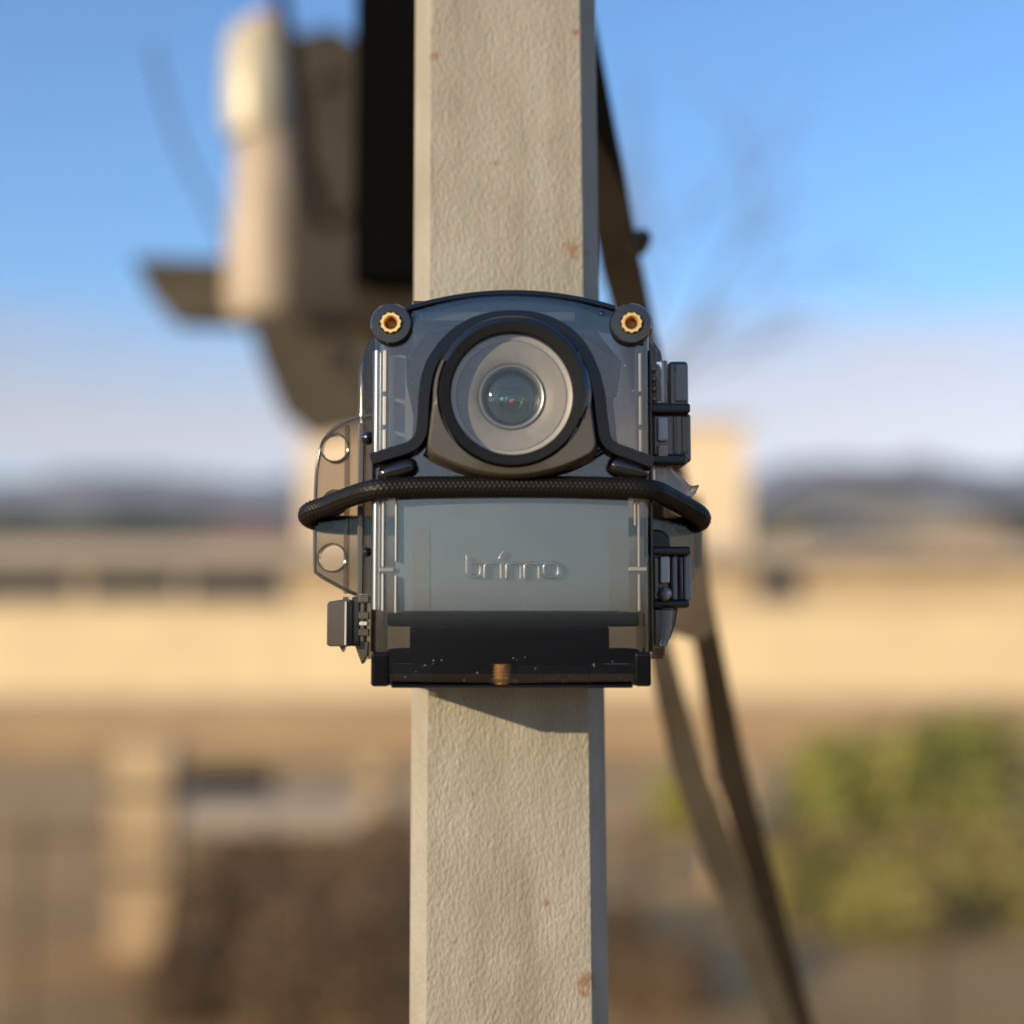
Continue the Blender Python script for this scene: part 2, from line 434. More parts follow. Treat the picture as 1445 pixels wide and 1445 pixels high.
ridge_line('mountain_range', M['mountain'], 4200, 1100, -4200, 4200, 140, lambda x: pt(px_of(x, 4200), interp(MT, px_of(x, 4200)), 4200).z, 'hazy blue grey mountain range along the horizon')
HT = [(-800, 730), (194, 716), (300, 722), (430, 735), (720, 740), (1040, 735), (1090, 712), (1160, 700), (1240, 692), (1330, 705), (1600, 720), (2200, 725)]
ridge_line('wooded_hill', M['hill'], 420, 90, -520, 520, 160, lambda x: pt(px_of(x, 420), interp(HT, px_of(x, 420)), 420).z, 'dark wooded hill behind the pale buildings')

# ------------------------------------------------------------------ the painted post
POLE_O = Vector((0, 0.087, 0))
M['pole'] = pole_material()
def post():
    t = thing('steel_post', 'beige painted square steel post that carries the clear camera housing', 'post', POLE_O)
    b = MB()
    c = 0.0068
    rows = []
    top = 3.2
    def sec(z):
        # slight lean so that the post keeps to its edges in the picture
        xl = -0.0392; xr = 0.0358 + (1.6-z)*0.008; y0 = 0.05; y1 = 0.124
        pts = []
        for (cx, cy, a0) in ((xl+c, y0+c, 180), (xr-c, y0+c, 270), (xr-c, y1-c, 0), (xl+c, y1-c, 90)):
            for k in range(5):
                a = R(a0 + 90*k/4)
                # flattened corner: more chamfer than arc
                q = (1/(abs(math.cos(a)) + abs(math.sin(a))))*0.92 + 0.08
                pts.append((cx + c*math.cos(a)*q, cy + c*math.sin(a)*q, z))
        return pts
    zs = [0.0, 1.2] + [1.2 + 0.8*i/40 for i in range(1, 41)] + [top]
    vs = []; fs = []
    for z in zs: vs += sec(z)
    n = 20
    for j in range(len(zs)-1):
        for k in range(n):
            fs.append((j*n+k, j*n+(k+1) % n, (j+1)*n+(k+1) % n, (j+1)*n+k))
    fs.append(tuple(range(n-1, -1, -1)))
    b.add(vs, fs)
    b.build('post_tube', M['pole'], t, smooth=25)
    MB().box(-0.041, 0.041, 0.048, 0.126, top, top+0.006).build('end_cap', M['brownsteel'], t)
    MB().box(-0.09, 0.09, 0.0, 0.18, 0.0, 0.012).build('base_plate', M['brownsteel'], t)
post()

# ------------------------------------------------------------------ the clear housing
def outline():
    pts = [(525, 968), (525, 640), (525, 490)]
    for k in range(0, 9):
        a = R(180 - 125*k/8); pts.append((553 + 28*math.cos(a), 462 - 28*math.sin(a)))
    for k in range(0, 15):
        x = 575 + (868-575)*k/14; pts.append((x, 410 + 22*((x-721.5)/147)**2))
    for k in range(0, 9):
        a = R(55 - 55*k/8); pts.append((890 + 28*math.cos(a), 462 - 28*math.sin(a)))
    pts += [(918, 490), (918, 640), (918, 968)]
    return pts
HO = Vector((0, 0.02, hz(968)))
housing = thing('camera_housing', 'smoky clear weatherproof camera housing strapped to the beige post', 'camera housing', HO)

def front_cover():
    up = outline()                                            # left foot, over the top, right foot
    tops = up[2:-2]                                           # strictly left to right
    o = [(525, 968), (525, 640)] + tops + [(918, 640), (918, 968)] + [(p[0], 968) for p in reversed(tops[1:-1])]
    o = [(hx(a), hz(b)) for a, b in o]
    nt_ = len(tops); n = len(o)
    ti = [2 + i for i in range(nt_)]; bi = [0] + [n-1-i for i in range(nt_-2)] + [nt_+3]
    zc = hz(690); th = 0.0024; hw = hx(918); hh = hz(413)-zc
    def bulge(x): return -0.0019*(1 - (x/hw)**2)
    def inset(ins, y, full=True):
        sx2 = 1 - ins/hw; sz2 = 1 - ins/hh
        return [(x*sx2, y + (bulge(x*sx2) - 0.0105*(z-zc) if full else 0), zc + (z-zc)*sz2) for x, z in o]
    r = 0.0044; loops = [inset(th, 0.0010), inset(th, 0.036, False), inset(0, 0.036, False), inset(0, 0.010, False)]
    for k in range(6):
        a = R(90 - 90*k/5); loops.append(inset(r*(1-math.sin(a)), r*(1-math.cos(a)), k > 0))
    loops.append(inset(r + 0.0005, 0.0))
    vs = [v for l in loops for v in l]; fs = []
    for j in range(len(loops)-1):
        fs += [(j*n+k, j*n+(k+1) % n, (j+1)*n+(k+1) % n, (j+1)*n+k) for k in range(n)]
    for base in (0, (len(loops)-1)*n):
        for i in range(nt_-1):
            q = (base+ti[i], base+ti[i+1], base+bi[i+1], base+bi[i])
            if i == 0: q = (base+ti[0], base+ti[1], base+bi[1], base+0, base+1)
            if i == nt_-2: q = (base+ti[i], base+ti[i+1], base+nt_+2, base+nt_+3, base+bi[i])
            fs.append(q)
    return MB().add(vs, fs).build('front_cover', M['smoky'], housing, smooth=50)
cover = front_cover()

# back shell behind the cover
bo = [(507, 930), (503, 520), (512, 490), (530, 462), (560, 440), (884, 440), (915, 465), (935, 495), (940, 525), (938, 930)]
MB().prism([(hx(a, .036), hz(b, .036)) for a, b in bo], 0.0364, 0.0485).build('back_shell', M['smokyback'], housing, bevel=0.0015, seg=3)

# lens boss: star-shaped ring from the bell outline to the bezel circle
LC = (721.5, 563)
def boss():
    def bell(a):                       # radius in px from LC at angle a (0 = right, 90 = up)
        dx, dy = math.cos(a), math.sin(a)
        best = None
        # top arc of radius 113
        if dy >= -0.15: R1 = 112
        else: R1 = 112
        # lower bowl: y = 674 at centre, rising to 640 at +-122
        for k in range(400):
            r = 90 + k*0.5
            x = r*dx; y = -r*dy
            lim = 118 - 36*(abs(x)/122)**2
            inside = (y < lim) and (abs(x) < 112 + max(0, (y-10))*0.12) and (y > 0 or r < 112)
            if not inside: return r
        return 150
    N = 120; b = MB(); vs = []; fs = []
    angs = [2*math.pi*k/N for k in range(N)]
    rr = [bell(a) for a in angs]
    rr = [(rr[k-1] + 2*rr[k] + rr[(k+1) % N])/4 for k in range(N)]
    prof = [('o', 1.03, -0.0002), ('o', 1.0, -0.004), ('o', 0.985, -0.0095), ('o', 0.965, -0.0118), ('o', 0.945, -0.0126), ('c', 104.5, -0.0128), ('c', 103, -0.0118), ('c', 102, -0.0002)]
    for kind, s, y in prof:
        for a, r0 in zip(angs, rr):
            r = max(r0*s, 106) if kind == 'o' else s
            k2 = (y + .5)/.5
            vs.append((hx(LC[0] + r*math.cos(a))*1.0, y, hz(LC[1]) + r*K*math.sin(a)*1.0))
    m = len(prof)
    for j in range(m):
        j2 = (j+1) % m
        fs += [(j*N+k, j*N+(k+1) % N, j2*N+(k+1) % N, j2*N+k) for k in range(N)]
    b.add(vs, fs).build('lens_boss', M['bossmat'], housing, smooth=40)
boss()
bz = (hx(721.5), hz(563))
k1 = 0.975
MB().lathe(bz, [(104*K*k1, -0.0120), (103.6*K*k1, -0.0134), (102.5*K*k1, -0.0138), (89*K*k1, -0.0134), (88*K*k1, -0.0130), (87.4*K*k1, -0.0105), (103*K*k1, -0.0105)], 96, closed=True).build('lens_bezel', M['bezel'], housing, smooth=30)
MB().lathe(bz, [(86.5*K*k1, -0.0116), (86.5*K*k1, -0.0108)], 96, cap=True).build('lens_window', M['window'], housing)

# moulded bell-shaped ridge with flared feet
def ridge_path():
    return [(524, 651), (550, 643), (576, 635), (590, 624), (596, 605), (599, 560), (607, 522), (626, 492), (651, 470), (684, 456), (722, 451.5), (762, 456), (796, 472), (818, 494), (834, 525), (843, 560), (847, 596), (852, 622), (864, 635), (890, 645), (919, 656)]
rp = smooth_path([(hx(a), 0, hz(b)) for a, b in ridge_path()], 8)
MB().band([(v.x, v.z) for v in rp], 11*K, 8*K, 0.0075, 0.0002).build('bell_ridge', M['band'], housing, smooth=38)
# dark hood over the top of the bezel
hv = []
for k in range(33):
    a = R(154 - 174*k/32); hv.append((a, 0))
hd = MB(); vs = []; fs = []
for a, _ in hv:
    for r, y in ((114, -0.0002), (114, -0.009), (111, -0.0122), (104, -0.0136), (100.5, -0.0136), (100.5, -0.0002)):
        vs.append((bz[0] + r*K*.985*math.cos(a), y, bz[1] + r*K*.985*math.sin(a)))
for j in range(len(hv)-1):
    fs += [(j*6+k, j*6+(k+1) % 6, (j+1)*6+(k+1) % 6, (j+1)*6+k) for k in range(6)]
fs += [tuple(range(6)), tuple(len(vs)-6+k for k in range(5, -1, -1))]
hd.add(vs, fs).build('lens_hood', M['gloss'], housing, smooth=50)
bp = smooth_path([(hx(a), 0, hz(b)) for a, b in ((598, 640), (625, 655), (660, 668), (721, 676), (785, 668), (820, 655), (848, 638))], 6)
MB().ridge([(v.x, v.z) for v in bp], 5*K, 0.0035, 0.0002, n=8).build('chin_ridge', M['gloss'], housing, smooth=60)
# cord lugs
for a, b_, c, d in ((531, 672, 586, 655), (914, 670, 858, 654)):
    q = MB(); P0 = hp(a, b_, -0.003); P1 = hp(c, d, -0.003)
    ln = (P1-P0)
    q.tube([P0 + ln*(k/8) for k in range(9)], 0.0032, 14, rad=[0.0015, 0.0026, 0.0031, 0.0033, 0.0034, 0.0034, 0.0034, 0.0031, 0.0018])
    q.build('cord_lug', M['gloss'], housing, smooth=60)

# corner bosses with brass inserts
def insert(px, py):
    c = (hx(px), hz(py))
    o = MB().lathe(c, [(29*K, -0.0005), (29*K, -0.0042), (27.5*K, -0.005), (16.5*K, -0.0052), (15.5*K, -0.0046), (15.5*K, -0.002)], 64, cap=True).build('corner_boss', M['smoky_dark'], housing, smooth=30)
    MB().lathe(c, [(30.5*K, -0.0002), (30.5*K, -0.0022), (29.2*K, -0.0026), (28.9*K, -0.0002)], 64, closed=True).build('boss_rim', M['gloss'], o, smooth=30)
    N = 96; vs = []; fs = []
    prof = [(0, 14.6, -0.0022), (0, 14.6, -0.0056), (0, 13.8, -0.0060), (1, 10.4, -0.0060), (1, 8.4, -0.0050), (1, 7.4, -0.0022)]
    for kk, r, y in prof:
        for k in range(N):
            a = 2*math.pi*k/N
            q = r*(1 + (0.05*math.sin(11*a) if kk == 0 else 0))
            vs.append((c[0] + q*K*math.cos(a), y, c[1] + q*K*math.sin(a)))
    m = len(prof)
    for j in range(m-1):
        fs += [(j*N+k, j*N+(k+1) % N, (j+1)*N+(k+1) % N, (j+1)*N+k) for k in range(N)]
    MB().add(vs, fs).build('brass_insert', M['brass'], o, smooth=30)
    rings = [(7.3*K, -0.0046), (6.4*K, -0.0042), (6.9*K, -0.0038), (6.0*K, -0.0034), (6.5*K, -0.0030), (5.4*K, -0.0026), (1e-8, -0.0024)]
    MB().lathe(c, rings, 40).build('threaded_bore', M['brassdark'], o, smooth=20)
insert(550.5, 460); insert(890.5, 460)

tr_ = smooth_path([(hx(a), 0, hz(b)) for a, b in [(572 + 297*k/16, 413.5 + 22*((572 + 297*k/16 - 721.5)/147)**2) for k in range(17)]], 2)
MB().band([(v.x, v.z) for v in tr_], 4.5*K, 3.0*K, 0.0022, 0.0006).build('top_rim', M['band'], housing, smooth=40)
for x_ in (524.5, 918.5):
    MB().pbox(x_-1.6, x_+1.6, 494, 920, 0.0022, 0.0075).build('side_edge', M['band'], housing, bevel=0.0003)  # thin dark strips stand in for refraction darkening at the walls
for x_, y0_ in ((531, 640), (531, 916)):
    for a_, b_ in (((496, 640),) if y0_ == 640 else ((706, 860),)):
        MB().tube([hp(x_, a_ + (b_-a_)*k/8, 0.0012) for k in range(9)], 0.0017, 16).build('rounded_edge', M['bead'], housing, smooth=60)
rd = random.Random(4); dm = MB()
for k in range(70):
    x_ = rd.uniform(534, 908); y_ = rd.choice((rd.uniform(705, 860), rd.uniform(500, 640), rd.uniform(925, 965)))
    if 590 < x_ < 855 and y_ < 690: continue
    r_ = K*rd.uniform(.25, .75); yy = -0.0019*(1-((x_-721.5)/197)**2) - 0.0105*(hz(y_)-hz(690)) - 0.0001
    dm.lathe((hx(x_), hz(y_)), [(r_, yy+.00005), (r_*.6, yy-r_*.3), (1e-8, yy-r_*.35)], 5)
tag(dm.build('dust_specks', M['dust'], housing), kind='stuff')
# wall-edge strips coloured as refracted light, duller on the right; gasket strips and notches
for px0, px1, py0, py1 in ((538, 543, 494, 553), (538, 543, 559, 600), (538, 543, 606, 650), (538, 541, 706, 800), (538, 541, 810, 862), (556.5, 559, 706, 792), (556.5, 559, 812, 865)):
    MB().pbox(px0, px1, py0, py1, -0.0013, 0.0014).build('refraction_strip', M['strip'], housing, bevel=0.0003)
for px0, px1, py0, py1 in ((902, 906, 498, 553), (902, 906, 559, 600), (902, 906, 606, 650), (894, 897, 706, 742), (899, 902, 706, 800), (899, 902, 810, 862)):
    MB().pbox(px0, px1, py0, py1, -0.0013, 0.0014).build('refraction_strip', M['slate2'], housing, bevel=0.0003)
for px0, px1, py in ((534, 556, 804), (886, 912, 803)):
    MB().pbox(px0, px1, py-3, py+3, -0.0006, 0.004).build('snap_tab', M['slate2'], housing, bevel=0.0004)
MB().pbox(590, 812, 440, 453, 0.0045, 0.012).build('gasket_strip', M['slate2'], housing, bevel=0.0006)
MB().pbox(578, 680, 424, 436, 0.006, 0.010).build('gasket_strip', M['slate'], housing, bevel=0.0006)
for px, py, r in ((850, 443, 5.5), (579, 452, 5.5), (731, 430, 3.6), (906, 484, 4.5)):
    MB().lathe((hx(px), hz(py)), [(r*K, 0.001), (r*K, -0.0006), (r*.7*K, -0.0012), (1e-8, -0.0014)], 24).build('stud', M['gloss'], housing, smooth=60)
for px, py, r in ((517, 618, 10), (517, 779, 7)):
    c = hp(px, py, 0.012); vs = MB()
    vs.lathe((c.x, c.z), [(1e-8, .012 - r*K), (r*.5*K, .012 - r*.86*K), (r*.87*K, .012 - r*.5*K), (r*K, .012), (r*.87*K, .012 + r*.5*K), (r*.5*K, .012 + r*.86*K), (1e-8, .012 + r*K)], 24)
    vs.build('side_knob', M['gloss'], housing, smooth=60)

# bottom: legs, sill, lower crossbar
for px0, px1 in ((523.5, 550), (893, 917)):
    MB().pbox(px0, px1, 920, 969, -0.0004, 0.034).build('bottom_leg', M['band'], housing, bevel=0.0012, seg=3)
MB().pbox(552, 891, 966, 971, 0.0006, 0.0496).build('bottom_sill', M['band'], housing, bevel=0.0006)  # depth carried back to the post to block skylight from above

# raised lettering on the lower panel
def lettering():
    b = MB()
    def st(pts, n=1):
        P = [(hx(x), hz(y)) for x, y in pts]; b.ridge(P, 2.2*K, 0.0009, -0.0017, n=6)
    def rnd(x0, y0, x1, y1, r, corners):      # helper arc
        out = []
        return out
    def arc(cx, cy, r, a0, a1, n=6): return [(cx + r*math.cos(R(a0+(a1-a0)*k/n)), cy - r*math.sin(R(a0+(a1-a0)*k/n))) for k in range(n+1)]
    st([(658, 784)] + arc(663, 808, 5, 180, 270) + arc(672, 808, 5, 270, 360) + arc(672, 800, 5, 0, 90) + [(664, 795)])
    st([(683, 816)] + arc(689, 801, 6, 180, 90) + [(697, 795)])
    st([(706, 816), (706, 796)])
    st([(703.5, 789), (706, 783), (710, 779)])
    for x in (713.5, 739):
        st([(x, 816)] + arc(x+6, 801, 6, 180, 90) + arc(x+14, 801, 6, 90, 0) + [(x+20, 816)])
    st(arc(772, 801, 6, 180, 90) + arc(780, 801, 6, 90, 0) + arc(780, 808, 6, 0, -90) + arc(772, 808, 6, 270, 180) + [(766, 801)])
    b.build('embossed_lettering', M['letter'], housing, smooth=60)
lettering()

# left mounting wing with three holes
def plate_with_holes(name, outer, holes, Y0, Y1, m, parent):
    bm = bmesh.new()
    def loop(pts):
        vs = [bm.verts.new(p) for p in pts]
        return [bm.edges.new((vs[i], vs[(i+1) % len(vs)])) for i in range(len(vs))]
    ed = loop([(hx(a, Y0), Y0, hz(b, Y0)) for a, b in outer])
    for (cx, cy, r) in holes:
        c = hp(cx, cy, Y0); rr = r*K*(Y0+.5)/.5
        ed += loop([(c.x + rr*math.cos(2*math.pi*k/32), Y0, c.z + rr*math.sin(2*math.pi*k/32)) for k in range(32)])
    res = bmesh.ops.triangle_fill(bm, edges=ed, use_beauty=True)
    ext = bmesh.ops.extrude_face_region(bm, geom=[f for f in bm.faces])
    for v in ext['geom']:
        if isinstance(v, bmesh.types.BMVert): v.co.y = Y1
    b = MB(); bm.verts.index_update()
    b.add([v.co.copy() for v in bm.verts], [tuple(v.index for v in f.verts) for f in bm.faces]); bm.free()
    return b.build(name, m, parent, smooth=30)
wo_ = [(530, 585), (500, 590), (474, 602), (455, 622), (447, 650), (444, 690), (444, 795), (449, 810), (468, 822), (500, 838), (530, 846)]
wl = plate_with_holes('mounting_wing', wo_, [(470, 632, 18.5), (471, 708, 15), (468, 787, 18.5)], 0.030, 0.0355, M['wing'], housing)
for cx, cy, r in ((470, 632, 18.5), (471, 708, 15), (468, 787, 18.5)):
    c = hp(cx, cy, 0.03); k3 = K*1.06
    MB().lathe((c.x, c.z), [((r)*k3, 0.0292), ((r+1.8)*k3, 0.0290), ((r+2.4)*k3, 0.0298), ((r+2.4)*k3, 0.0355), (r*k3, 0.0356)], 40, closed=True).build('hole_rim', M['latch'], wl, smooth=30)
# wing edge bead
eb = [hp(a, b, 0.0325) for a, b in wo_]
MB().tube(smooth_path(eb, 4), 0.0007, 8).build('wing_edge', M['latch'], wl, smooth=60)
MB().pbox(484, 491, 600, 838, 0.0285, 0.034).build('wing_rib', M['wing'], wl, bevel=0.0006)
MB().pbox(503, 512, 596, 842, 0.026, 0.034).build('wing_rib', M['latch'], wl, bevel=0.0006)
wr_ = [(912, 740), (912, 850), (945, 846), (972, 824), (988, 800), (990, 745), (975, 690), (950, 660), (912, 650)]
plate_with_holes('mounting_wing', wr_, [(960, 715, 14)], 0.0325, 0.037, M['wing'], housing)
MB().tube(smooth_path([hp(985, 752, .034), hp(984, 775, .034), hp(984, 800, .034)], 4), 0.0016, 8).build('wing_edge', M['wing'], housing, smooth=60)

# left latch
la = MB().prism([(hx(a, .02), hz(b, .02)) for a, b in ((463, 852), (466, 849), (484, 846), (497, 846), (497, 912), (466, 912), (463, 909))], 0.017, 0.030).build('latch', M['latch'], housing, bevel=0.0008, seg=3)
MB().pbox(486.5, 489, 849, 910, 0.0166, 0.0172).build('latch_ridge', M['strip'], la)
MB().pbox(489.5, 497, 848, 911, 0.0164, 0.0171).build('latch_edge', M['band'], la)
MB().pbox(484, 490, 842, 847, 0.020, 0.026).build('latch_tooth', M['latch'], la)
MB().prism([(hx(a, .022), hz(b, .022)) for a, b in ((480, 911), (489, 911), (485, 920))], 0.020, 0.026).build('latch_tooth', M['latch'], la)
MB().pbox(496, 508, 842, 912, 0.019, 0.030).build('latch_arm', M['smoky_dark'], la, bevel=0.0006)
c = hp(511, 880, .02)
MB().tube([hp(512, 838, .022), hp(512, 926, .022)], 0.0016, 12).build('latch_pin', M['clearpin'], la, smooth=60)
for py in (845, 868, 892):
    MB().pbox(505, 521, py-5, py+6, 0.018, 0.026).build('knuckle', M['latch'], la, bevel=0.0006)
MB().pbox(507, 519, 877, 883, 0.0165, 0.022).build('knuckle', M['strip'], la, bevel=0.0005)
MB().prism([(hx(a, .022), hz(b, .022)) for a, b in ((500, 905), (522, 905), (520, 925), (512, 938), (506, 922))], 0.020, 0.028).build('latch_tail', M['latch'], la, bevel=0.0006)
# right hinges
def hinge_top():
    h = MB().pbox(944, 973, 509, 575, 0.018, 0.034).build('hinge', M['latch'], housing, bevel=0.0016, seg=3)
    MB().pbox(918, 975, 569, 582, 0.0155, 0.034).build('hinge_bar', M['black'], h, bevel=0.0008)
    MB().pbox(920, 976, 583, 652, 0.019, 0.034).build('hinge_leaf', M['latch'], h, bevel=0.0014, seg=3)
    for x0, x1 in ((950, 956), (962, 972)):
        MB().pbox(x0, x1, 586, 640, 0.0175, 0.021).build('hinge_rib', M['wing'], h, bevel=0.0008)
    MB().tube([hp(935, 510, .017), hp(935, 568, .017)], 0.0021, 14).build('hinge_pin', M['clearpin'], h, smooth=60)
    MB().pbox(928, 943, 588, 622, 0.0165, 0.020).build('hinge_window', M['strip'], h, bevel=0.0008)
    MB().pbox(928, 943, 627, 645, 0.0165, 0.020).build('hinge_window', M['tanlamp'], h, bevel=0.0008)
    MB().pbox(920, 970, 640, 656, 0.0165, 0.034).build('hinge_bar', M['black'], h, bevel=0.0014)
    for py in (520, 534, 548, 562):
        MB().pbox(920, 928, py-4, py+4, 0.016, 0.024).build('knuckle', M['latch'], h, bevel=0.0006)
    MB().pbox(954, 972, 514, 566, 0.0165, 0.0185).build('hinge_rib', M['slate2'], h, bevel=0.0006)
hinge_top()
def hinge_low():
    h = MB().pbox(918, 974, 771, 783, 0.0165, 0.034).build('hinge', M['black'], housing, bevel=0.001)
    for x0, x1, k in ((920, 930, 'latch'), (947, 955, 'slate2'), (957, 963, 'latch'), (964, 974, 'slate2')):
        MB().pbox(x0, x1, 784, 848, 0.018, 0.034).build('hinge_rib', M[k], h, bevel=0.001)
    MB().pbox(930, 944, 785, 823, 0.0165, 0.024).build('hinge_window', M['strip'], h, bevel=0.0008)
    c = hp(936, 838, .017)
    MB().lathe((c.x, c.z), [(1e-8, .0115), (.0012, .0120), (.0022, .0135), (.0026, .016), (.0026, .022)], 24).build('hinge_stud', M['barrel'], h, smooth=60)
    MB().pbox(918, 972, 846, 858, 0.0165, 0.034).build('hinge_bar', M['black'], h, bevel=0.0014)
    MB().tube([hp(939, 858, .018), hp(938, 885, .018), hp(934, 912, .018)], 0.002, 14, rad=[.0024, .0021, .0012]).build('hinge_pin', M['clearpin'], h, smooth=60)
    MB().prism([(hx(a, .02), hz(b, .02)) for a, b in ((920, 858), (956, 858), (952, 880), (944, 900), (934, 916), (920, 912))], 0.0195, 0.032).build('hinge_tail', M['latch'], h, bevel=0.001)
    c = hp(924, 768, .018)
    MB().lathe((c.x, c.z), [(22*K, 0.030), (22*K, 0.0185), (19*K, 0.0178)], 40, cap=True).build('hinge_disc', M['black'], h, smooth=30)
hinge_low()
# clear clip above the cord on the right
MB().prism([(hx(a, .022), hz(b, .022)) for a, b in ((922, 655), (950, 658), (962, 672), (975, 686), (988, 683), (980, 699), (960, 702), (922, 690))], 0.0215, 0.027).build('clear_clip', M['clearpin'], housing, bevel=0.0012, seg=3)

# ------------------------------------------------------------------ the small camera inside the housing
IC = Vector((0, 0.016, hz(862)))
inner = thing('time_lapse_camera', 'small grey camera with round wide lens sealed inside the smoky housing', 'camera', IC)
bod = [(566, 866), (566, 650), (575, 560), (566, 500), (600, 458), (843, 458), (878, 500), (868, 560), (877, 650), (877, 866)]
MB().prism([(hx(a), hz(b)) for a, b in bod], 0.0085, 0.031).build('camera_body', M['innerslate'], inner, bevel=0.0015, seg=3)
def curved(px0, px1, py0, py1, off, name, m):                  # sheet that follows the inside of the cover
    n = 24; vs = []; fs = []
    for i in range(n+1):
        x = px0 + (px1-px0)*i/n
        for py, d in ((py0, 0), (py1, 0), (py1, .0007), (py0, .0007)):
            vs.append((hx(x), off + d - 0.0019*(1-((x-721.5)/197)**2) - 0.0105*(hz(py)-hz(690)), hz(py)))
    for i in range(n): fs += [(i*4+k, i*4+(k+1) % 4, i*4+4+(k+1) % 4, i*4+4+k) for k in range(4)]
    fs += [(3, 2, 1, 0), (n*4, n*4+1, n*4+2, n*4+3)]
    return MB().add(vs, fs).build(name, m, inner, smooth=30)
curved(557, 886, 690, 862, 0.0014, 'front_panel', M['innergrey'])
curved(581, 606, 745, 824, 0.00118, 'tan_strip', M['innertan'])
curved(581, 606, 829, 861, 0.00118, 'tan_strip', M['innertan'])
curved(858, 886, 745, 861, 0.00118, 'tan_strip', M['innertan'])
MB().prism([(hx(a), hz(b)) for a, b in ((545, 498), (570, 498), (572, 540), (582, 585), (580, 618), (566, 632), (545, 640))], 0.004, 0.0078).build('side_panel', M['innergrey'], inner, bevel=0.0006)
MB().prism([(hx(a), hz(b)) for a, b in ((866, 500), (880, 505), (872, 555), (858, 560), (842, 510), (818, 478), (830, 474))], 0.005, 0.0078).build('side_panel', M['slate2'], inner, bevel=0.0006)  # grey band imitates the diagonal sheen on the right
MB().pbox(546, 900, 863.5, 884, 0.0030, 0.030).build('battery_door', M['innerblack'], inner, bevel=0.0008)
MB().pbox(578, 858, 884, 936, 0.0032, 0.030).build('battery_door', M['innerblack'], inner, bevel=0.0008)
MB().pbox(546, 900, 916, 937, 0.0036, 0.032).build('base_bar', M['innerblack'], inner, bevel=0.0008)
MB().pbox(610, 690, 938, 966, 0.008, 0.030).build('battery_rib', M['innerblack'], inner, bevel=0.0006)
MB().pbox(552, 640, 938, 966, 0.012, 0.032).build('battery_rib', M['slate'], inner, bevel=0.0006)
MB().pbox(640, 684, 938, 966, 0.014, 0.018).build('battery_rib', M['slate'], inner, bevel=0.0006)
for px0, px1 in ((730, 757), (762, 790), (800, 828), (832, 890)):
    MB().pbox(px0, px1, 938, 966, 0.006, 0.030).build('battery_rib', M['gloss'], inner, bevel=0.0006)
sc = MB(); P0 = hp(708, 937, .0062); P1 = hp(708, 966, .0062); pth = []; rad = []
for k in range(25):
    pth.append(P0 + (P1-P0)*k/24); rad.append(0.0034 if k % 4 < 2 else 0.0028)
sc.tube(pth, 0.003, 20, rad=rad); sc.build('copper_screw', M['copper'], inner, smooth=30)
lc = (hx(721.0), hz(564.5))
MB().lathe(lc, [(86*K, 0.008), (86*K, -0.0098), (84.5*K, -0.0102), (80*K, -0.0096), (78.5*K, -0.0092), (78*K, -0.0090)], 96).build('lens_rim', M['ringlight'], inner, smooth=30)
lr = MB()
lr.lathe(lc, [(78*K, 0.004), (78*K, -0.0088), (76*K, -0.0090), (62*K, -0.0082), (50*K, -0.0074), (47.5*K, -0.0068), (46.5*K, -0.0060), (46.5*K, 0.004)], 96, closed=True).build('lens_ring', M['taupe'], inner, smooth=30)
ib = MB().lathe(lc, [(46.2*K, 0.004), (46.2*K, -0.0070), (44.5*K, -0.0078), (42.5*K, -0.0076), (40*K, -0.0062), (39.5*K, -0.003), (39.5*K, 0.004)], 96, closed=True).build('lens_barrel', M['barrel'], inner, smooth=30)
# glass and the rings inside
MB().lathe(lc, [(39.4*K*math.sin(R(a))/math.sin(R(60)), -0.0052 - 0.0030*(math.cos(R(a))-0.5)/0.5) for a in range(60, -1, -6)][:-1] + [(1e-8, -0.0082)], 72).build('lens_glass', M['lensglass'], ib, smooth=60)
MB().lathe(lc, [(39.4*K, -0.0030), (34*K, -0.0022), (30*K, -0.0005), (24*K, 0.0000), (23*K, 0.0016), (15*K, 0.0020), (14*K, 0.0035), (1e-8, 0.004)], 72).build('lens_cone', M['lensdark'], ib, smooth=20)
MB().lathe(lc, [(24*K, -0.0008), (23.2*K, -0.0011), (22.4*K, -0.0008), (23.2*K, -0.0003)], 72, closed=True).build('lens_retaining_ring', M['barrel'], ib, smooth=60)
MB().lathe((lc[0], lc[1]-3*K), [(15*K, 0.0009), (14.4*K, 0.0006), (13.8*K, 0.0009), (14.4*K, 0.0013)], 60, closed=True).build('lens_retaining_ring', M['barrel'], ib, smooth=60)
MB().lathe((lc[0], lc[1]-2*K), [(21*K*math.sin(R(a))/math.sin(R(50)), -0.0012 - 0.0028*(math.cos(R(a))-math.cos(R(50)))/(1-math.cos(R(50)))) for a in range(50, 0, -5)] + [(1e-8, -0.0040)], 60).build('inner_lens', M['lensinner'], ib, smooth=60)
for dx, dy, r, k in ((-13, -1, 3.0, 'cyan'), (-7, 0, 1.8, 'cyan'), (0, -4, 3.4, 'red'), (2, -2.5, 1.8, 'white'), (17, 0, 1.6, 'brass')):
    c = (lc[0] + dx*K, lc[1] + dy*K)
    MB().lathe(c, [(r*K, -0.0038), (r*.8*K, -0.0043), (1e-8, -0.0046)], 20).build('painted_glint', M[k], ib, smooth=60)  # coloured beads stand in for reflected glints
for rr, yy in ((36, -0.0026), (31, -0.0012), (19, 0.0012)):
    MB().lathe((lc[0], lc[1]-1*K), [((rr+.7)*K, yy), (rr*K, yy-.0003), ((rr-.7)*K, yy), (rr*K, yy+.0003)], 72, closed=True).build('lens_retaining_ring', M['bezel'] if rr > 33 else M['slate2'], ib, smooth=60)
gl = MB(); gp = []
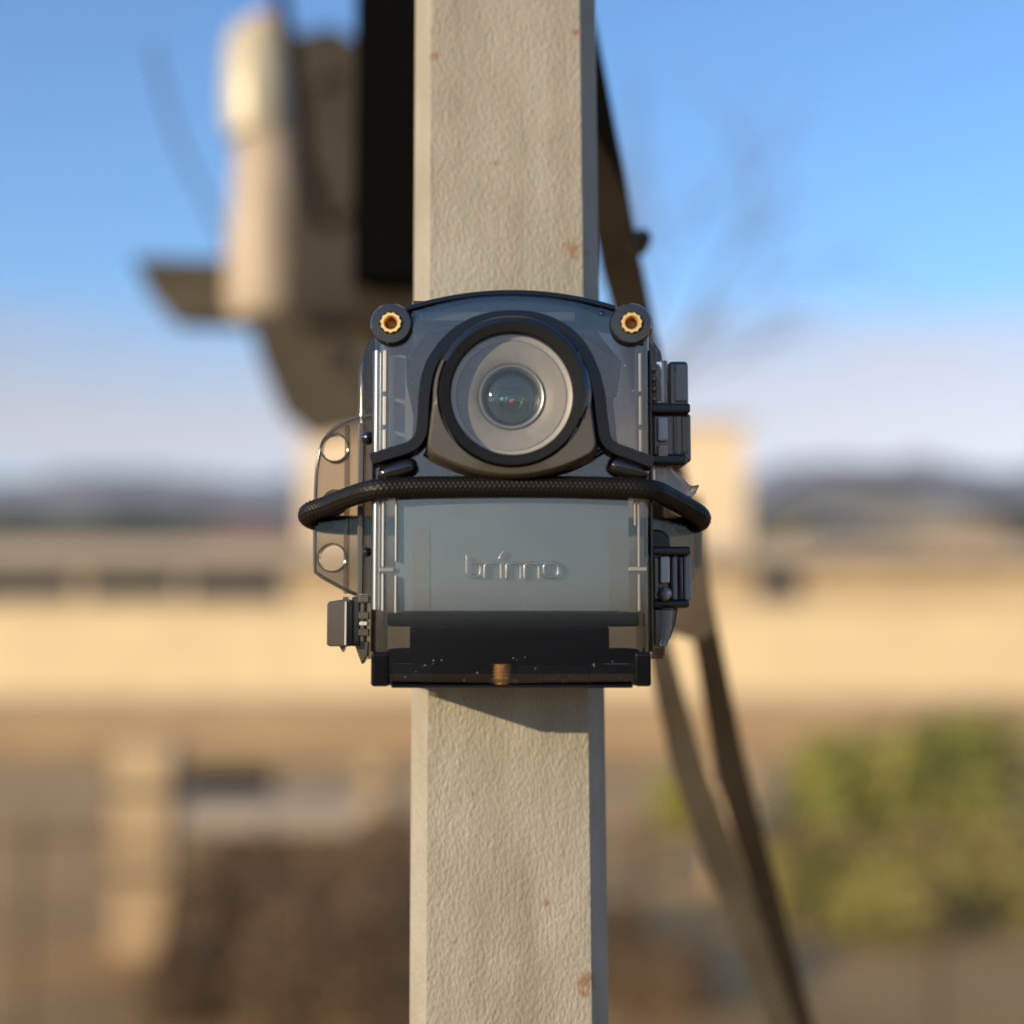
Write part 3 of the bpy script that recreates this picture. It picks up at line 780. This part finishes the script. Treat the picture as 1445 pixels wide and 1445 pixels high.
for k in range(9):
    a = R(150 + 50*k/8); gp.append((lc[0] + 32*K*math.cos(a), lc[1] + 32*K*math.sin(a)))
gl.ridge(gp, 2.4*K, 0.0006, -0.0016, n=6); gl.build('green_reflection_ring', M['green'], ib, smooth=60)  # green arc painted in place of a reflection in the lens

# ------------------------------------------------------------------ elastic cord
def cord():
    P = [(640, 742, .0495), (520, 742, .044), (462, 739, .038), (436, 731, .030), (437, 722, .0235), (462, 713, .0175), (495, 700, .006), (528, 691, -.0035), (575, 687.5, -.0046), (640, 686.5, -.0046),
         (722, 686, -.0046), (800, 686.5, -.0046), (865, 688, -.0046), (917, 691, -.0035), (945, 703, .007), (968, 716, .016), (986, 727, .0225), (986, 736, .030), (965, 742, .038), (925, 744, .044), (800, 742, .0495)]
    path = smooth_path([hp(a, b, y) for a, b, y in P], 60)
    # even spacing
    L = [0.0]
    for a, b in zip(path, path[1:]): L.append(L[-1] + (b-a).length)
    n = 900; N = 56; out = []; j = 0
    for i in range(n+1):
        s = L[-1]*i/n
        while j < len(L)-2 and L[j+1] < s: j += 1
        out.append(path[j].lerp(path[j+1], (s-L[j])/max(1e-9, L[j+1]-L[j])))
    vs = []; fs = []; last = None; R0 = 15.2*K
    pitch = 0.0017
    for i, p in enumerate(out):
        t = (out[min(i+1, n)] - out[max(i-1, 0)]).normalized()
        a = t.cross(Vector((0, 0, 1))) if last is None else (last - t*last.dot(t))
        a.normalize(); last = a; b = t.cross(a)
        s = L[-1]*i/n
        for k in range(N):
            th = 2*math.pi*k/N
            band = int(k/(N/14)) % 2
            ph = 2*math.pi*s/pitch
            loc = (k % (N//14))/(N/14)
            d = 0.5 + 0.5*math.sin(ph + (1 if band else -1)*loc*3.0 + band*1.2)
            groove = 1 - 0.06*(1 - math.sin(math.pi*(loc*0.98 + 0.12)))
            r = R0*(0.93 + 0.075*d)*groove
            vs.append(p + a*math.cos(th)*r + b*math.sin(th)*r)
    for i in range(n):
        for k in range(N):
            k2 = (k+1) % N
            fs.append((i*N+k, i*N+k2, (i+1)*N+k2, (i+1)*N+k))
    o = MB().add(vs, fs).build('elastic_cord', M['cord'], origin=hp(722, 686, 0), smooth=80)
    tag(o, 'thick black braided elastic cord pulled across the front of the clear housing', 'cord')
cord()

# ------------------------------------------------------------------ steel behind the post
st = thing('diagonal_strut', 'brown steel angle strut slanting down to the right behind the post', 'strut', pt(1180, 1700, 0.42))
def leaf(name, left, right, m):
    def dep(py): return .16 + .26*(py - 28)/1672
    ys = sorted({y for y, _ in left} | {y for y, _ in right}); vs = []; fs = []
    for y in ys:
        d = dep(y); l = pt(interp(left, y), y, d); r = pt(interp(right, y), y, d)
        vs += [l, r, r + Vector((0, .006, 0)), l + Vector((0, .006, 0))]
    n = len(ys)
    for i in range(n-1): fs += [(i*4+k, i*4+(k+1) % 4, (i+1)*4+(k+1) % 4, (i+1)*4+k) for k in range(4)]
    fs += [(3, 2, 1, 0), (n*4-4, n*4-3, n*4-2, n*4-1)]
    return MB().add(vs, fs).build(name, m, st, smooth=20)
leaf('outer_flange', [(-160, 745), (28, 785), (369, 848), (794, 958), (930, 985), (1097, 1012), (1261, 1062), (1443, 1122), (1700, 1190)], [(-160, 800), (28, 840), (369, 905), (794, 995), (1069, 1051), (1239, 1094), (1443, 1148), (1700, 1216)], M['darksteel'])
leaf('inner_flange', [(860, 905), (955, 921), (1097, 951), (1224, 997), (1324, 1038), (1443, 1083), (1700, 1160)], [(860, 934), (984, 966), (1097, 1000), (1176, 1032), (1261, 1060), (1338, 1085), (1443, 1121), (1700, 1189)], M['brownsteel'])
MB().prism([(pt(a, b, .245).x, pt(a, b, .245).z) for a, b in ((905, 700), (990, 700), (1010, 890), (985, 905), (950, 895), (930, 920), (905, 900))], 0.246, 0.251).build('gusset', M['brownsteel'], st)
c = pt(903, 345, .2)
MB().lathe((c.x, c.z), [(.0052, .203), (.0052, .188), (.0035, .186)], 6, cap=True).build('bolt', M['brownsteel'], st, smooth=0)

ml = thing('black_steel_column', 'black steel column standing close behind the left edge of the post', 'column', (pt(545, 200, 0.5).x, 0.53, 0))
q0, q1 = pt(499, 200, 0.5), pt(596, 200, 0.5)
MB().box(q0.x, q1.x, 0.5, 0.56, pt(545, 395, .5).z, 3.2).build('column_web', M['blacksteel'], ml, bevel=0.002)
c0 = pt(470, 470, .5)
MB().prism([(pt(a, b, .52).x, pt(a, b, .52).z) for a, b in ((499, 396), (600, 396), (600, 480), (520, 470), (499, 450))], 0.515, 0.56).build('column_foot', M['darksteel'], ml, bevel=0.002)

lp = thing('beacon_lamp', 'cream glazed lamp with orange cap on a tan body left of the post', 'lamp', pt(375, 450, 1.7))
Yl = 1.7; s = (Yl+.5)/F
def vlathe(cx, prof, name, m, parent, n=40):   # prof of (px radius, py)
    b = MB(); vs = []; fs = []
    for r, y in prof:
        c = pt(cx, y, Yl)
        for k in range(n):
            a = 2*math.pi*k/n; vs.append((c.x + r*s*math.cos(a), Yl + r*s*math.sin(a), c.z))
    for j in range(len(prof)-1):
        fs += [(j*n+k, j*n+(k+1) % n, (j+1)*n+(k+1) % n, (j+1)*n+k) for k in range(n)]
    fs.append(tuple(range(n))); fs.append(tuple((len(prof)-1)*n + k for k in range(n-1, -1, -1)))
    return b.add(vs, fs).build(name, m, parent, smooth=40)
vlathe(370, [(24, 36), (44, 46), (53, 70), (56, 120), (55, 170), (50, 198)], 'lamp_glass', M['cream'], lp)
vlathe(376, [(8, 22), (24, 28), (28, 40), (24, 46)], 'lamp_cap', M['orange'], lp)
vlathe(383, [(46, 199), (52, 215), (58, 290), (64, 360), (66, 420), (58, 455)], 'lamp_body', M['tanlamp'], lp)
pl = thing('gusset_plate', 'weathered olive steel plate tapering to a point beside the black column', 'plate', pt(470, 600, 1.5))
pp = [(404, 50), (470, 35), (510, 60), (530, 380), (530, 450), (400, 450), (410, 250)]
MB().prism([(pt(a, b, 1.5).x, pt(a, b, 1.5).z) for a, b in pp], 1.5, 1.515).build('upper_plate', M['olivelight'], pl, bevel=0.002)
pp = [(345, 437), (600, 437), (600, 580), (535, 600), (440, 618), (398, 585), (368, 510)]
MB().prism([(pt(a, b, 1.535).x, pt(a, b, 1.535).z) for a, b in pp], 1.535, 1.555).build('tapered_foot', M['olive'], pl, bevel=0.002)
for a, b in ((455, 110), (480, 300), (470, 520), (430, 480)):
    c = pt(a, b, 1.5)
    MB().lathe((c.x, c.z), [(.014, 1.4995), (.014, 1.487), (.009, 1.484)], 6, cap=True).build('bolt', M['brownsteel'], pl, smooth=0)
ar = thing('bracket_arm', 'weathered brown bracket arm reaching out left below the lamp', 'bracket', pt(280, 405, 1.75))
MB().prism([(pt(a, b, 1.75).x, pt(a, b, 1.75).z) for a, b in ((185, 362), (345, 366), (420, 455), (240, 450), (212, 418))], 1.75, 1.82).build('arm', M['olive'], ar, bevel=0.003)
cb = MB().tube(smooth_path([pt(372, -120, 1.4), pt(396, 0, 1.4), (pt(415, 110, 1.4)), pt(430, 220, 1.4), pt(462, 320, 1.4)], 5), 0.010, 10).build('cable', M['blacksteel'], origin=pt(396, 0, 1.4), smooth=60)
tag(cb, 'thick black cable hanging between the cream lamp and the olive plate', 'cable')

w_ = MB().tube(smooth_path([pt(a, b, 1.9) for a, b in [(215, 60), (236, 150), (262, 225), (300, 300), (330, 380)]], 5), 0.004, 8).build('wire', M['brownsteel'], origin=pt(215, 60, 1.9), smooth=60)
tag(w_, 'thin dark wire drooping through the sky to the bracket arm', 'wire')
gr = thing('guard_rail', 'grey pipe rail running level across the yard behind the clear housing', 'rail', (0, 6.0, 0))
zr = pt(722, 786, 6.0).z
MB().tube([(-4.2, 6.0, zr), (0, 6.0, zr), (4.6, 6.0, zr)], .040, 14).build('top_pipe', M['pipe'], gr, smooth=60)
for x_ in (-4.1, 0.02, 4.5):
    MB().tube([(x_, 6.0, 0), (x_, 6.0, zr)], .036, 14).build('pipe_post', M['pipe'], gr, smooth=60)

# ------------------------------------------------------------------ buildings
def wall_rect(x0, x1, y0, y1, Y, px=True):
    a = pt(x0, y1, Y); b = pt(x1, y0, Y); return a.x, b.x, a.z, b.z
Yb = 33.0
bl = thing('pale_building', 'long low cream building with flat roof across the back of the yard', 'building', (0, Yb, 0))
x0, x1, z0, z1 = wall_rect(-420, 1900, 790, 985, Yb)
MB().box(x0, x1, Yb, Yb+9, 0, z1).build('wall', M['creamwall'], bl)
x0p, x1p, zp0, zp1 = wall_rect(-430, 1910, 768, 800, Yb)
MB().box(x0p, x1p, Yb-0.35, Yb+9.3, z1-0.15, zp1).build('parapet', M['parapet'], bl, bevel=0.03)
x0, x1, z0, z1_ = wall_rect(-420, 1900, 800, 858, Yb)
MB().box(x0+.01, x1-.01, Yb-0.02, Yb-0.001, z0, z1-.16).build('frieze_band', M['frieze'], bl)
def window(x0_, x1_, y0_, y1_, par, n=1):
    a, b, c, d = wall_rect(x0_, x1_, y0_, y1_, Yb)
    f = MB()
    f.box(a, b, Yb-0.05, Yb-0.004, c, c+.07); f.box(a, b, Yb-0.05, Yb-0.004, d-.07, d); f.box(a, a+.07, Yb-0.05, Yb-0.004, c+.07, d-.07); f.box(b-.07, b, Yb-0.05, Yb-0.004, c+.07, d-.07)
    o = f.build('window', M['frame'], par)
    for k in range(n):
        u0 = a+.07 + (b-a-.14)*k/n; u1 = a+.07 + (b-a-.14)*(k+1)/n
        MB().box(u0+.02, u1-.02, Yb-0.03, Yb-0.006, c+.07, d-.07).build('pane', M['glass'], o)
for g in ((-240, -60, 806, 850), (-40, 110, 806, 850), (120, 256, 806, 850), (262, 404, 806, 852), (1064, 1132, 802, 850), (1500, 1580, 803, 846)):  # left row enlarged: dark panes stand in for shade under the roof edge
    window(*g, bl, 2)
tb = thing('tall_building', 'taller plain apricot block rising directly behind the post', 'building', (0, 48, 0))
a, b, c, d = wall_rect(424, 1052, 604, 900, 48)
MB().box(a, b, 48, 58, 0, d).build('wall', M['tallwall'], tb)
MB().box(a-.15, b+.15, 47.85, 58.15, d, d+0.25).build('parapet', M['parapet'], tb, bevel=0.03)
hb = thing('brown_roofed_house', 'house with a dark reddish brown roof behind the long building', 'house', (-12, 60, 0))
a, b, c, d = wall_rect(262, 415, 722, 800, 60)
MB().box(a, b, 60, 68, 0, c+.8).build('wall', M['parapet'], hb)
zc_ = c + .8
MB().add([(a-.3, 59.6, zc_), (b+.3, 59.6, zc_), (b+.3, 68.4, zc_), (a-.3, 68.4, zc_), (a+.8, 64, d), (b-.8, 64, d)], [(0, 1, 5, 4), (1, 2, 5), (2, 3, 4, 5), (3, 0, 4), (3, 2, 1, 0)]).build('roof', M['brownroof'], hb, smooth=0)
hb2 = thing('tan_house', 'tan house with a shallow pitched roof at the right behind the long building', 'house', (20, 62, 0))
a, b, c, d = wall_rect(1150, 1420, 712, 800, 62)
MB().box(a, b, 62, 70, 0, d-1.0).build('wall', M['tanwall'], hb2)
MB().add([(a-.3, 61.6, d-1.0), (b+.3, 61.6, d-1.0), (b+.3, 70.4, d-1.0), (a-.3, 70.4, d-1.0), (a+1.4, 66, d+.2), (b-1.4, 66, d+.2)], [(0, 1, 5, 4), (1, 2, 5), (2, 3, 4, 5), (3, 0, 4), (3, 2, 1, 0)]).build('roof', M['parapet'], hb2, smooth=0)
# low wall
lw = thing('garden_wall', 'low tan rendered wall in front of the long cream building', 'wall', (0, 18, 0))
a, b, c, d = wall_rect(-420, 1900, 992, 1060, 18)
MB().box(a, b, 18, 18.3, 0, d).build('wall_body', M['tanwall'], lw)
for k in range(24):
    u0 = a + (b-a)*k/24; u1 = a + (b-a)*(k+1)/24
    MB().box(u0+.006, u1-.006, 17.94, 18.36, d+.001, d+.07).build('coping_stone', M['parapet'], lw, bevel=.01)

# ------------------------------------------------------------------ the yard in the lower half
def foliage(name, boxes, n, size, m, label, cat, seed, group=None):
    rnd = random.Random(seed)
    t = thing(name, label, cat, boxes[0][0])
    t.location.z = 0
    vs = []; fs = []
    for i in range(n):
        c, rx, ry, rz = boxes[rnd.randrange(len(boxes))]
        while True:
            u = Vector((rnd.uniform(-1, 1), rnd.uniform(-1, 1), rnd.uniform(-1, 1)))
            if u.length <= 1 and u.length > 0.25: break
        p = Vector((c[0] + u.x*rx, c[1] + u.y*ry, max(0.02, c[2] + u.z*rz)))
        a = Vector((rnd.gauss(0, 1), rnd.gauss(0, 1), rnd.gauss(0, 1))).normalized(); b = a.orthogonal().normalized(); b = Matrix.Rotation(rnd.uniform(0, 6.28), 3, a) @ b
        s_ = size*rnd.uniform(.6, 1.4); k = len(vs)
        vs += [p - a*s_, p + b*s_*.4, p + a*s_, p - b*s_*.4]; fs.append((k, k+1, k+2, k+3))
    MB().add(vs, fs).build('leaves', m, t, smooth=0)['kind'] = 'stuff'
    for c, rx, ry, rz in boxes:
        for k in range(2):
            x = c[0] + rnd.uniform(-.5, .5)*rx
            MB().tube([(x, c[1], 0), (x + rnd.uniform(-.3, .3)*rx, c[1] + rnd.uniform(-.3, .3)*ry, c[2] + rz*.6)], .012, 6).build('stem', M['bark'], t)
def blob(px, py, Y, rpx, rpy, ry):
    c = pt(px, py, Y); k = (Y+.5)/F
    return ((c.x, c.y, max(c.z, 0.1)), rpx*k, ry, rpy*k)
foliage('dry_shrub', [blob(300, 1300, 6.2, 60, 110, .5), blob(270, 1400, 5.6, 60, 80, .4), blob(370, 1270, 6.4, 70, 85, .5), blob(420, 1370, 5.5, 95, 120, .5), blob(470, 1260, 6.4, 70, 80, .5), blob(540, 1250, 6.2, 70, 100, .5), blob(530, 1370, 5.4, 90, 120, .5)], 15000, .032, M['dry'], 'dense dry brown brush filling the yard low at the left of the post', 'brush', 3)
foliage('dry_weed_clump', [blob(878, 1390, 5.8, 42, 100, .3), blob(945, 1415, 5.7, 60, 50, .3)], 3600, .028, M['dry'], 'brown dry weed clump just right of the post foot', 'weeds', 5)
foliage('tall_green_weeds', [blob(1150, 1200, 8.2, 50, 150, .6), blob(1200, 1130, 8.8, 60, 90, .7), blob(1260, 1150, 8.4, 70, 140, .7), blob(1210, 1280, 7.6, 80, 110, .6), blob(1290, 1290, 7.6, 80, 110, .6), blob(1330, 1160, 8.2, 80, 150, .6), blob(1420, 1150, 8.6, 80, 160, .6), blob(1400, 1290, 7.6, 100, 110, .6), blob(1115, 1290, 7.7, 40, 80, .4), blob(1170, 1090, 9.2, 50, 60, .5), blob(1350, 1070, 9.2, 80, 70, .6), blob(1250, 1350, 7.0, 90, 60, .4)], 20000, .035, M['green_leaf'], 'tall yellow green weeds filling the yard right of the slanting strut', 'weeds', 8)
foliage('green_weed', [blob(955, 1150, 11, 32, 70, .4)], 2500, .035, M['green_leaf'], 'small yellow green weed between the post and the slanting strut', 'weed', 11)
fn = thing('mesh_fence', 'rusty brown wire mesh fence low across the yard in front of the weeds', 'fence', (0, 4.9, 0))
zt = pt(722, 1178, 4.9).z
wm = MB(); nx = 150
for k in range(nx+1):
    x_ = -3.2 + 6.4*k/nx; wm.box(x_-.0022, x_+.0022, 4.898, 4.902, .06, zt-.012)
for k in range(17):
    z_ = .08 + (zt-.11)*k/16; wm.box(-3.2, 3.2, 4.9025, 4.9065, z_-.0022, z_+.0022)
wm.build('wire_mesh', M['rustwire'], fn, smooth=0)['kind'] = 'stuff'
MB().tube([(-3.25, 4.9, zt), (3.25, 4.9, zt)], .014, 10).build('rail', M['rustwire'], fn, smooth=60)
MB().tube([(-3.25, 4.9, .05), (3.25, 4.9, .05)], .012, 10).build('rail', M['rustwire'], fn, smooth=60)
for px_ in (-180, 40, 372, 905, 1110, 1320, 1560):
    x_ = pt(px_, 1200, 4.9).x
    MB().tube([(x_, 4.925, 0), (x_, 4.925, zt+.05)], .016, 10).build('post', M['rustwire'], fn, smooth=60)
# concrete bench-like slab with dark gap
sb = thing('concrete_bench', 'grey concrete bench slab on blocks at the left of the yard', 'bench', (pt(330, 1200, 10).x, 10, 0))
a, b, c, d = wall_rect(250, 545, 1132, 1182, 10)
MB().box(a, b, 10, 10.5, c, d).build('seat_slab', M['concrete'], sb, bevel=.02)
MB().box(a+.05, a+.3, 10.05, 10.45, 0, c-.002).build('support_block', M['concrete'], sb)
MB().box(b-.3, b-.05, 10.05, 10.45, 0, c-.002).build('support_block', M['concrete'], sb)
dk = thing('dark_trough', 'dark brown trough lying behind the concrete bench', 'trough', (pt(310, 1200, 12).x, 12, 0))
a, b, c, d = wall_rect(252, 372, 1096, 1150, 12)
tr = MB(); tr.box(a, b, 12, 12.04, 0, d); tr.box(a, b, 12.56, 12.6, 0, d); tr.box(a, a+.04, 12.04, 12.56, 0, d); tr.box(b-.04, b, 12.04, 12.56, 0, d); tr.box(a+.04, b-.04, 12.04, 12.56, 0.02, .08)
tr.build('trough_body', M['blacksteel'], dk)
def pillar(x0_, x1_, top, Y, label):
    t = thing('pale_pillar', label, 'pillar', (pt((x0_+x1_)/2, 1200, Y).x, Y+.1, 0), 'pale pillars in the yard')
    a, b, c, d = wall_rect(x0_, x1_, top, 1500, Y)
    MB().box(a, b, Y, Y+(b-a), 0, d).build('shaft', M['palepost'], t, bevel=.01)
    for zz in (.30, .62):
        z = d*zz*1.2
        MB().box(a-.012, b+.012, Y-.012, Y+(b-a)+.012, z, z+.05).build('iron_band', M['brownsteel'], t)
pillar(150, 242, 1050, 6.5, 'wide pale pillar with iron bands at the left edge of the yard')
pillar(505, 538, 1072, 9.0, 'slim pale pillar beside the left edge of the post')
pillar(1010, 1062, 1075, 8.0, 'pale pillar half hidden by the slanting strut')

# bare tree far behind the post
def bare_tree():
    rnd = random.Random(21)
    base = Vector((0.05, 6.0, 0))
    t = thing('bare_tree', 'leafless thin twigged tree behind the post', 'tree', base)
    br = MB(); tk = MB()
    tk.tube([base, base + Vector((.02, 0, 1.2)), base + Vector((0, .05, 2.4))], .08, 12, rad=[.09, .07, .055]); tk.build('trunk', M['bark'], t)
    def grow(p, d, l, r, depth):
        q = [p]; dd = d.copy()
        for k in range(4):
            dd = (dd + Vector((rnd.gauss(0, .12), rnd.gauss(0, .12), rnd.gauss(0.03, .1)))).normalized(); q.append(q[-1] + dd*l/4)
        br.tube(q, r, 5, rad=[r*(1-.12*k) for k in range(5)])
        if depth:
            for k in range(3):
                nd = (dd + Vector((rnd.gauss(0, .55), rnd.gauss(0, .4), rnd.gauss(.1, .4)))).normalized()
                grow(q[2 + k % 3], nd, l*.68, r*.55, depth-1)
    top = base + Vector((0, .05, 2.35))
    for d in ((.75, 0, .65), (.45, .2, .9), (-.95, 0, .42), (-.6, .1, .8), (.1, -.2, 1), (-.3, .4, 1)):
        grow(top - Vector((0, 0, rnd.uniform(0, .5))), Vector(d).normalized(), 1.0, .026, 3)
    br.build('branches', M['bark'], t)
bare_tree()
# ------------------------------------------------------------------ air
hm = bpy.data.materials.new('haze_air'); hm.use_nodes = True
hn = hm.node_tree.nodes; hn.clear()
ho = hn.new('ShaderNodeOutputMaterial'); hv_ = hn.new('ShaderNodeVolumePrincipled')
hv_.inputs['Color'].default_value = (0.80, 0.86, 1.0, 1); hv_.inputs['Density'].default_value = 0.00008; hv_.inputs['Anisotropy'].default_value = 0.0
hm.node_tree.links.new(hv_.outputs[0], ho.inputs['Volume'])
hz_o = MB().box(-7500, 7500, -7500, 7500, -1.3, 680).build('haze', hm, smooth=0)
tag(hz_o, 'thin pale air that greys the far mountains', kind='stuff')
print('verts', sum(len(m.vertices) for m in bpy.data.meshes))
